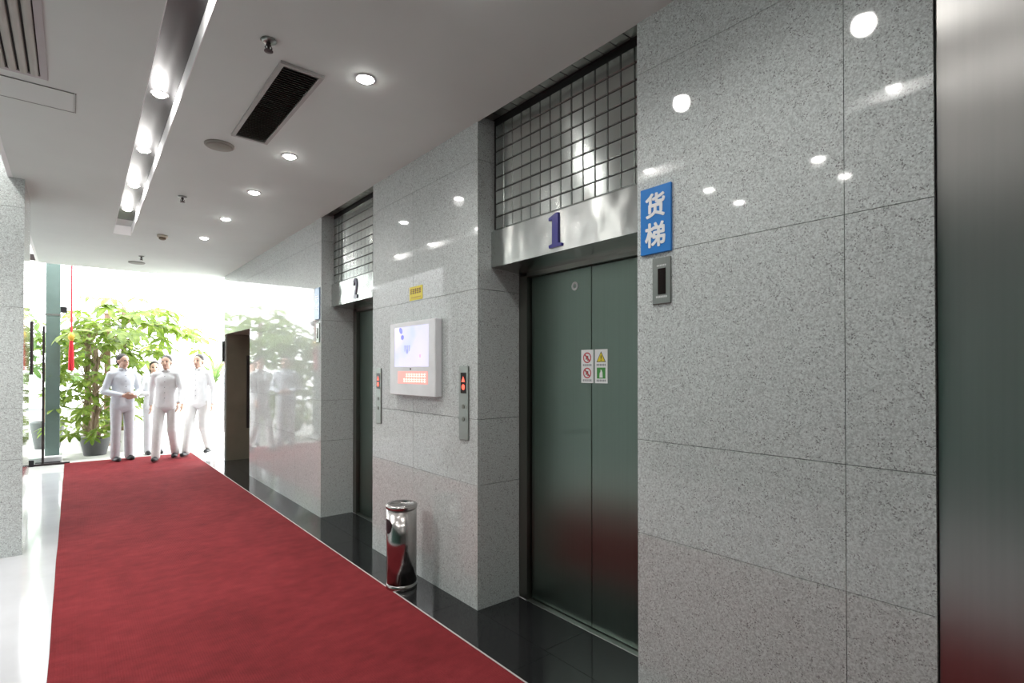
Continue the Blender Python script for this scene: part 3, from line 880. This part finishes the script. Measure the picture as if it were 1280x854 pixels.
def palmate(seed, size, n=7):
    rnd = random.Random(seed); bm = bmesh.new()
    L = size * .55
    tube(bm, [(0, 0, 0), (L * .55, 0, L * .10), (L, 0, 0)], [.006, .004, .003], 3)
    for k in range(n):
        a = (k - (n - 1) / 2) * (2 * PI / (n + .6)) + rnd.uniform(-.1, .1)
        ln = size * (1 - .38 * abs((k - (n - 1) / 2) / ((n - 1) / 2)) ** 1.5) * rnd.uniform(.85, 1.1) * .62
        wd = ln * .17; dr = rnd.uniform(.25, .75)
        d = Vector((math.cos(a), math.sin(a), 0)); s = Vector((-math.sin(a), math.cos(a), 0))
        prev = None
        for u, ww in ((0, .12), (.3, .75), (.62, 1.0), (.86, .6), (1, .03)):
            p = Vector((L, 0, 0)) + d * ln * u * (1 - .12 * dr * u) + Vector((0, 0, .10 * ln * u - dr * ln * u * u * .8))
            row = [bm.verts.new(p + s * wd * ww + Vector((0, 0, .22 * wd * ww))), bm.verts.new(p), bm.verts.new(p - s * wd * ww + Vector((0, 0, .22 * wd * ww)))]
            if prev:
                for i in (0, 1): bm.faces.new((prev[i], prev[i + 1], row[i + 1], row[i]))
            prev = row
    me = bpy.data.meshes.new('leaf')
    bm.to_mesh(me); bm.free()
    return me
LEAFS = [palmate(i, .50) for i in range(5)]
for me in LEAFS: me.materials.append(M['leaf'])
LEAFS_D = [palmate(i + 9, .50) for i in range(3)]
for me in LEAFS_D: me.materials.append(M['leaf_dark'])

def money_tree(label, loc, tiers, pot_r, pot_h, potm, seed, leafs=LEAFS, group=None):
    """tiers: (z, spread radius, leaf count, scale)"""
    rnd = random.Random(seed)
    t = thing('money_tree', label, 'plant', loc, group)
    bm = bmesh.new(); lathe(bm, [(pot_r * .72, 0), (pot_r, pot_h * .95), (pot_r * 1.04, pot_h), (pot_r * .92, pot_h), (pot_r * .9, pot_h - .04)], 28, cap=False)
    vs = [bm.verts.new((pot_r * .72 * math.cos(2 * PI * i / 28), pot_r * .72 * math.sin(2 * PI * i / 28), .002)) for i in range(28)]; bm.faces.new(vs)
    link('pot', bm, potm, t, True)
    bm = bmesh.new(); lathe(bm, [(pot_r * .89, pot_h - .06), (pot_r * .89, pot_h - .05)], 24); link('soil', bm, M['soil'], t)
    top = max(z for z, *_ in tiers)
    bm = bmesh.new()
    for k in range(3):
        a0 = 2 * PI * k / 3
        pts = []
        for i in range(15):
            u = i / 14; a = a0 + u * 5
            pts.append((.035 * math.cos(a) * (1 - .3 * u), .035 * math.sin(a) * (1 - .3 * u), pot_h - .07 + u * (top - pot_h)))
        tube(bm, pts, [.034 * (1 - .55 * i / 14) for i in range(15)], 7)
    link('trunk', bm, M['bark'], t, True)
    for z, spread, cnt, sc in tiers:
        for i in range(cnt):
            a = 2 * PI * (i + rnd.uniform(-.3, .3)) / cnt
            r = spread * math.sqrt(rnd.uniform(.02, 1))
            o = bpy.data.objects.new('leaf', leafs[rnd.randrange(len(leafs))]); C.objects.link(o); o.parent = t
            o.location = (math.cos(a) * r, math.sin(a) * r, z + rnd.uniform(-.14, .14) - .25 * (r / max(spread, .01)) * spread)
            o.rotation_euler = (rnd.uniform(-.35, .35), rnd.uniform(-.2, .75), a + rnd.uniform(-.5, .5))
            s = sc * rnd.uniform(.8, 1.15); o.scale = (s, s, s)
        # branches that carry the tier
        bm = bmesh.new()
        for i in range(5):
            a = 2 * PI * (i + .3) / 5
            tube(bm, [(0, 0, z - .45), (math.cos(a) * spread * .35, math.sin(a) * spread * .35, z - .12), (math.cos(a) * spread * .8, math.sin(a) * spread * .8, z - .1)], [.014, .009, .005], 5)
        link('branch', bm, M['bark'], t, True)
    return t
money_tree('tallest yellow green money tree with umbrella crown at the entrance', (.74, 12.15, 0), [(2.72, .60, 24, 1.05), (2.40, .95, 36, 1.1), (2.0, .55, 18, 1.0)], .24, .38, M['pot_white'], 3)
money_tree('leafy money tree right behind the end of the red carpet', (.32, 11.80, 0), [(1.95, .42, 20, .85), (1.50, .48, 22, .85), (1.05, .45, 22, .8), (.62, .42, 18, .75)], .22, .30, M['pot_dark'], 5)
money_tree('low bushy money tree at the corner of the red carpet by the post', (.22, 12.3, 0), [(2.30, .45, 18, .9), (1.70, .4, 16, .8), (1.2, .40, 16, .8), (.70, .38, 16, .75)], .20, .30, M['pot_white'], 8)
money_tree('money tree half hidden behind the granite pier, mirrored in the wall', (-1.25, 12.9, 0), [(2.5, .5, 18, .95), (2.0, .55, 16, .9)], .26, .5, M['pot_white'], 12, LEAFS_D)
money_tree('money tree beyond the glass panes, mirrored in the far wall', (-.35, 13.4, 0), [(2.2, .5, 18, .95), (1.7, .5, 14, .9)], .26, .5, M['pot_dark'], 14, LEAFS_D)

def strap_plant(label, loc, n, ln, mname, seed, base=0):
    rnd = random.Random(seed); t = thing('cordyline', label, 'plant', loc)
    bm = bmesh.new(); tube(bm, [(0, 0, 0), (0, 0, .5 + base)], .025, 7); link('stem', bm, M['bark'], t)
    lf = bmesh.new(); prev = None
    for u, ww in ((0, .3), (.25, .8), (.55, 1), (.8, .65), (1, .04)):
        p = Vector((ln * u, 0, ln * (.12 * u - .45 * u * u)))
        row = [lf.verts.new(p + Vector((0, .04 * ww, .012))), lf.verts.new(p), lf.verts.new(p - Vector((0, .04 * ww, -.012)))]
        if prev:
            for i in (0, 1): lf.faces.new((prev[i], prev[i + 1], row[i + 1], row[i]))
        prev = row
    first = link('leaf', lf, M[mname], t)
    for i in range(n):
        o = first if i == 0 else first.copy()
        if i: C.objects.link(o)
        o.location = (0, 0, base + .2 + .3 * i / n); o.rotation_euler = (0, -rnd.uniform(.3, 1.25), i * 2.4)
        s = rnd.uniform(.75, 1.1); o.scale = (s, s, s)
    return t
strap_plant('pink leaved plant growing behind the low white planter wall', (1.72, 15.0, .5), 26, .62, 'leaf_pink', 2, .15)
strap_plant('green strap leaved plant behind the planter wall near the right wall', (2.75, 15.0, .5), 22, .8, 'leaf_dark', 4, .3)

# ------------------------------------------------------------------ people
def remeshed(name, prims, m, parent, voxel=.011, it=3):
    """prims: ('c', p0, r0, p1, r1) tapered capsules and ('e', centre, radii, euler) ellipsoids, fused into one surface"""
    bm = bmesh.new()
    def sphere(c, r, rot=(0, 0, 0)):
        mt = Matrix.Translation(c) @ Euler(rot).to_matrix().to_4x4() @ Matrix.Diagonal((r[0], r[1], r[2], 1))
        bmesh.ops.create_icosphere(bm, subdivisions=2 if max(r) < .03 else 3, radius=1, matrix=mt)
    for p in prims:
        if p[0] == 'e': sphere(Vector(p[1]), p[2], p[3] if len(p) > 3 else (0, 0, 0))
        else:
            a, ra, b, rb = Vector(p[1]), p[2], Vector(p[3]), p[4]
            sphere(a, (ra,) * 3); sphere(b, (rb,) * 3)
            tube(bm, [a, b], [ra, rb], 12)
    bmesh.ops.recalc_face_normals(bm, faces=bm.faces)
    me = bpy.data.meshes.new('tmp'); bm.to_mesh(me); bm.free()
    o = bpy.data.objects.new('tmp', me); C.objects.link(o)
    r = o.modifiers.new('r', 'REMESH'); r.mode = 'VOXEL'; r.voxel_size = voxel
    s = o.modifiers.new('s', 'SMOOTH'); s.iterations = it; s.factor = .5
    bpy.context.view_layer.update()
    m2 = bpy.data.meshes.new_from_object(o.evaluated_get(bpy.context.evaluated_depsgraph_get()))
    bpy.data.objects.remove(o); bpy.data.meshes.remove(me)
    m2.name = name; m2.materials.clear(); m2.materials.append(m)
    for p in m2.polygons: p.use_smooth = True
    q = bpy.data.objects.new(name, m2); C.objects.link(q); q.parent = parent
    return q

def hand(prims, wrist, d, side_dir, curl=.5):
    """palm and five fingers; d = pointing direction, side_dir = thumb side"""
    d = Vector(d).normalized(); t = Vector(side_dir); t = (t - d * t.dot(d)).normalized(); nrm = d.cross(t)
    w = Vector(wrist)
    for k in range(4):
        off = t * (.028 - .019 * k)
        base = w + d * (.085 - .004 * abs(k - 1)) + off
        prims.append(('c', w + d * .02 + off * .6, .015, base, .0115))
        ln = (.068, .075, .07, .055)[k]
        p = base; dd = d.copy()
        for j, fr in enumerate((.45, .32, .23)):
            dd = (dd + nrm * curl * .55).normalized()
            q = p + dd * ln * fr
            prims.append(('c', p, .0095 - .0012 * j, q, .0088 - .0014 * j)); p = q
    p = w + d * .03 + t * .025
    q = p + (d * .6 + t * .7).normalized() * .038
    prims.append(('c', p, .0125, q, .0105))
    prims.append(('c', q, .0105, q + (d * .9 + t * .25 + nrm * .3).normalized() * .032, .008))

def person(label, loc, rz, h, arms, legs, top, trousers, hairlen=.02, head_turn=0.0, shoes='black', female=False):
    """faces local -Y. arms: [(elbow, wrist, hand_dir, thumb_dir) right(+x?), left]; legs: [(knee, ankle), ...]"""
    t = thing('person', label, 'person', loc, rz=rz)
    k = h / 1.72; t.scale = (k, k, k)
    sw = .148 if female else .166
    sh = [Vector((-sw, .01, 1.395)), Vector((sw, .01, 1.395))]
    hp = [Vector((-.09, 0, .90)), Vector((.09, 0, .90))]
    neck, hd = Vector((0, .01, 1.49)), Vector((0, -.012, 1.615))
    b = []
    b += [('e', (0, .005, 1.26), (.130, .080, .18)), ('e', (0, .003, 1.06), (.108, .072, .17)), ('e', (0, .008, .93), (.125, .080, .11)),
          ('c', (0, .01, 1.40), .060, neck, .054), ('c', neck, .055, (0, -.005, 1.56), .054),
          ('c', (0, .01, 1.40), .055, sh[0], .044), ('c', (0, .01, 1.40), .055, sh[1], .044)]
    # head
    ht = Matrix.Rotation(head_turn, 4, 'Z')
    def H(x, y, z): return hd + (ht @ Vector((x, y, z)))
    b += [('e', H(0, .012, .022), (.074, .094, .088), (0, 0, head_turn)), ('e', H(0, -.018, -.035), (.060, .072, .078), (0, 0, head_turn)),
          ('e', H(0, -.045, -.085), (.032, .036, .026), (0, 0, head_turn)), ('c', H(0, -.086, .012), .009, H(0, -.108, -.026), .014),
          ('e', H(-.074, .012, -.012), (.012, .022, .031)), ('e', H(.074, .012, -.012), (.012, .022, .031)),
          ('e', H(0, -.085, -.056), (.024, .010, .009), (0, 0, head_turn))]
    for s in (0, 1):
        el, wr, hdir, th = arms[s]
        b += [('c', sh[s], .045, el, .038), ('c', el, .037, wr, .028)]
        hand(b, wr, hdir, th)
        kn, an = legs[s]
        b += [('c', hp[s], .072, kn, .052), ('c', kn, .052, an, .038)]
    remeshed('body', b, M['skin'], t, .0065)
    # hair, eyes, mouth
    hr = [('e', H(0, .026, .040), (.083, .092, .088), (0, 0, head_turn)), ('e', H(0, .060, -.01), (.074, .055, .075), (0, 0, head_turn))]
    if hairlen > .1: hr += [('c', H(-.035, .06, -.02), .05, H(-.03, .075, -hairlen), .035), ('c', H(.035, .06, -.02), .05, H(.03, .075, -hairlen), .035)]
    remeshed('hair', hr, M['hair'], t, .010)
    bm = bmesh.new()
    for s in (-1, 1):
        bmesh.ops.create_uvsphere(bm, u_segments=10, v_segments=8, radius=.0105, matrix=Matrix.Translation(H(s * .030, -.080, .006)))
    link('eyes', bm, M['black'], t, True)
    bm = bmesh.new(); bmesh.ops.create_uvsphere(bm, u_segments=12, v_segments=6, radius=1, matrix=Matrix.Translation(H(0, -.0935, -.056)) @ Matrix.Diagonal((.020, .004, .005, 1)))
    link('mouth', bm, plain('lip', (.45, .18, .15), .5), t, True)
    # shirt
    c = [('e', (0, .004, 1.29), (.158, .106, .17)), ('e', (0, .002, 1.15), (.142, .100, .20)),
         ('c', (-.064, .006, .88), .112, (-.055, .004, 1.12), .097), ('c', (.064, .006, .88), .112, (.055, .004, 1.12), .097), ('c', (-.064, .006, .88), .112, (.064, .006, .88), .112),
         ('c', (-.055, .004, 1.12), .094, (-.075, .006, 1.33), .088), ('c', (.055, .004, 1.12), .094, (.075, .006, 1.33), .088),
         ('c', (0, .012, 1.41), .076, (0, .012, 1.46), .064), ('c', (0, .01, 1.415), .070, sh[0], .058), ('c', (0, .01, 1.415), .070, sh[1], .058)]
    for s in (0, 1):
        el, wr, *_ = arms[s]; el = Vector(el); wr = Vector(wr)
        c += [('c', sh[s], .060, el, .050), ('c', el, .050, el + (wr - el) * .93, .039)]
    remeshed('shirt', c, top, t, .010, 9)
    # collar, placket and buttons
    bm = bmesh.new()
    N = 18
    for i in range(N):
        a0, a1 = [-PI / 2 + .32 + (2 * PI - .64) * u / N for u in (i, i + 1)]
        ro = [[(r * math.cos(a), .008 + r * math.sin(a), z) for a in (a0, a1)] for r, z in ((.072, 1.455), (.064, 1.505), (.061, 1.503), (.066, 1.455))]
        f = [[bm.verts.new(p) for p in row] for row in ro]
        for k in range(4): bm.faces.new((f[k][0], f[k][1], f[(k + 1) % 4][1], f[(k + 1) % 4][0]))
    link('collar', bm, top, t, True)
    bm = bmesh.new()
    for i in range(5): lathe(bm, [(.006, 0), (.006, .006)], 8, c=(0, 0, 0)); 
    zs = (1.38, 1.29, 1.20, 1.11, 1.02)
    bm.verts.ensure_lookup_table()
    for i, v in enumerate(list(bm.verts)):
        b_ = i // 16; x_, y_, z_ = v.co
        v.co = (x_, -.097 - z_ - (.006 if b_ in (1, 2) else 0), zs[b_] + y_)
    link('buttons', bm, M['print_grey'], t)
    q = [('e', (0, .008, .90), (.150, .102, .12))]
    for s in (0, 1):
        kn, an = legs[s]; kn = Vector(kn); an = Vector(an)
        q += [('c', hp[s], .088, kn, .072), ('c', kn, .074, an + Vector((0, -.005, -.02)), .064)]
    remeshed('trousers', q, trousers, t, .011, 8)
    for s in (0, 1):
        an = Vector(legs[s][1])
        f = [('c', an + Vector((0, .025, -.045)), .042, an + Vector((0, -.13, -.057)), .036), ('c', an + Vector((0, 0, -.01)), .046, an + Vector((0, 0, -.045)), .046), ('e', an + Vector((0, -.05, -.085 + .012)), (.048, .13, .016))]
        remeshed('shoe', f, M[shoes] if isinstance(shoes, str) else shoes, t, .010)
    return t
def cloth(n, c): return plain(n, c, .85, var=.04, scale=14)
pale = cloth('overexposed_grey_cotton', (.70, .71, .74)); wht = cloth('overexposed_white_cotton', (.84, .85, .86)); warm = cloth('overexposed_pinkish_cotton', (.74, .66, .66)); blu = cloth('overexposed_blue_grey_cotton', (.60, .63, .68))  # cloth colours bleached to imitate overexposure by the entrance daylight
pt1 = cloth('overexposed_grey_trousers', (.58, .59, .62)); pt2 = cloth('overexposed_white_trousers', (.72, .72, .71))  # trousers bleached to the same overexposed look
stand = [((-.095, 0, .49), (-.10, .02, .09)), ((.095, 0, .49), (.10, .02, .09))]
step = [((-.09, -.13, .50), (-.09, -.22, .105)), ((.09, -.02, .49), (.09, .20, .10))]
clasp = [((-.25, .03, 1.12), (-.085, -.20, 1.06), (1, -.25, -.12), (0, -.3, 1)), ((.25, .03, 1.12), (.10, -.18, 1.04), (-1, -.3, -.12), (0, -.3, 1))]
cup = [((-.23, .02, 1.13), (-.10, -.23, 1.14), (.8, -.5, .2), (0, 0, 1)), ((.23, .02, 1.13), (.09, -.24, 1.18), (-.8, -.4, .2), (0, 0, 1))]
down = [((-.235, .03, 1.13), (-.25, -.03, .88), (0, -.1, -1), (0, -1, 0)), ((.235, .03, 1.13), (.25, -.03, .88), (0, -.1, -1), (0, -1, 0))]
swing = [((-.23, .12, 1.15), (-.24, .10, .90), (0, -.1, -1), (0, -1, 0)), ((.23, -.05, 1.14), (.22, -.20, .94), (0, -.4, -1), (0, -1, .2))]
G = .011
person('person painted overexposed in pale blue grey with clasped hands nearest the plants', (.64, 10.72, G), .35, 1.72, clasp, stand, blu, pt1, .02, .2)
person('woman painted overexposed in pale clothes with raised hands standing behind the striding person', (1.12, 11.25, 0), .1, 1.62, cup, stand, pale, pt1, .16, -.15, female=True)
person('person painted overexposed in white striding at the middle of the carpet end', (1.20, 10.38, G), -.35, 1.70, swing, step, wht, pt2, .02)
person('person painted overexposed in white at the right edge of the carpet end', (1.70, 10.62, G), -.6, 1.73, down, step, wht, pt2, .02)
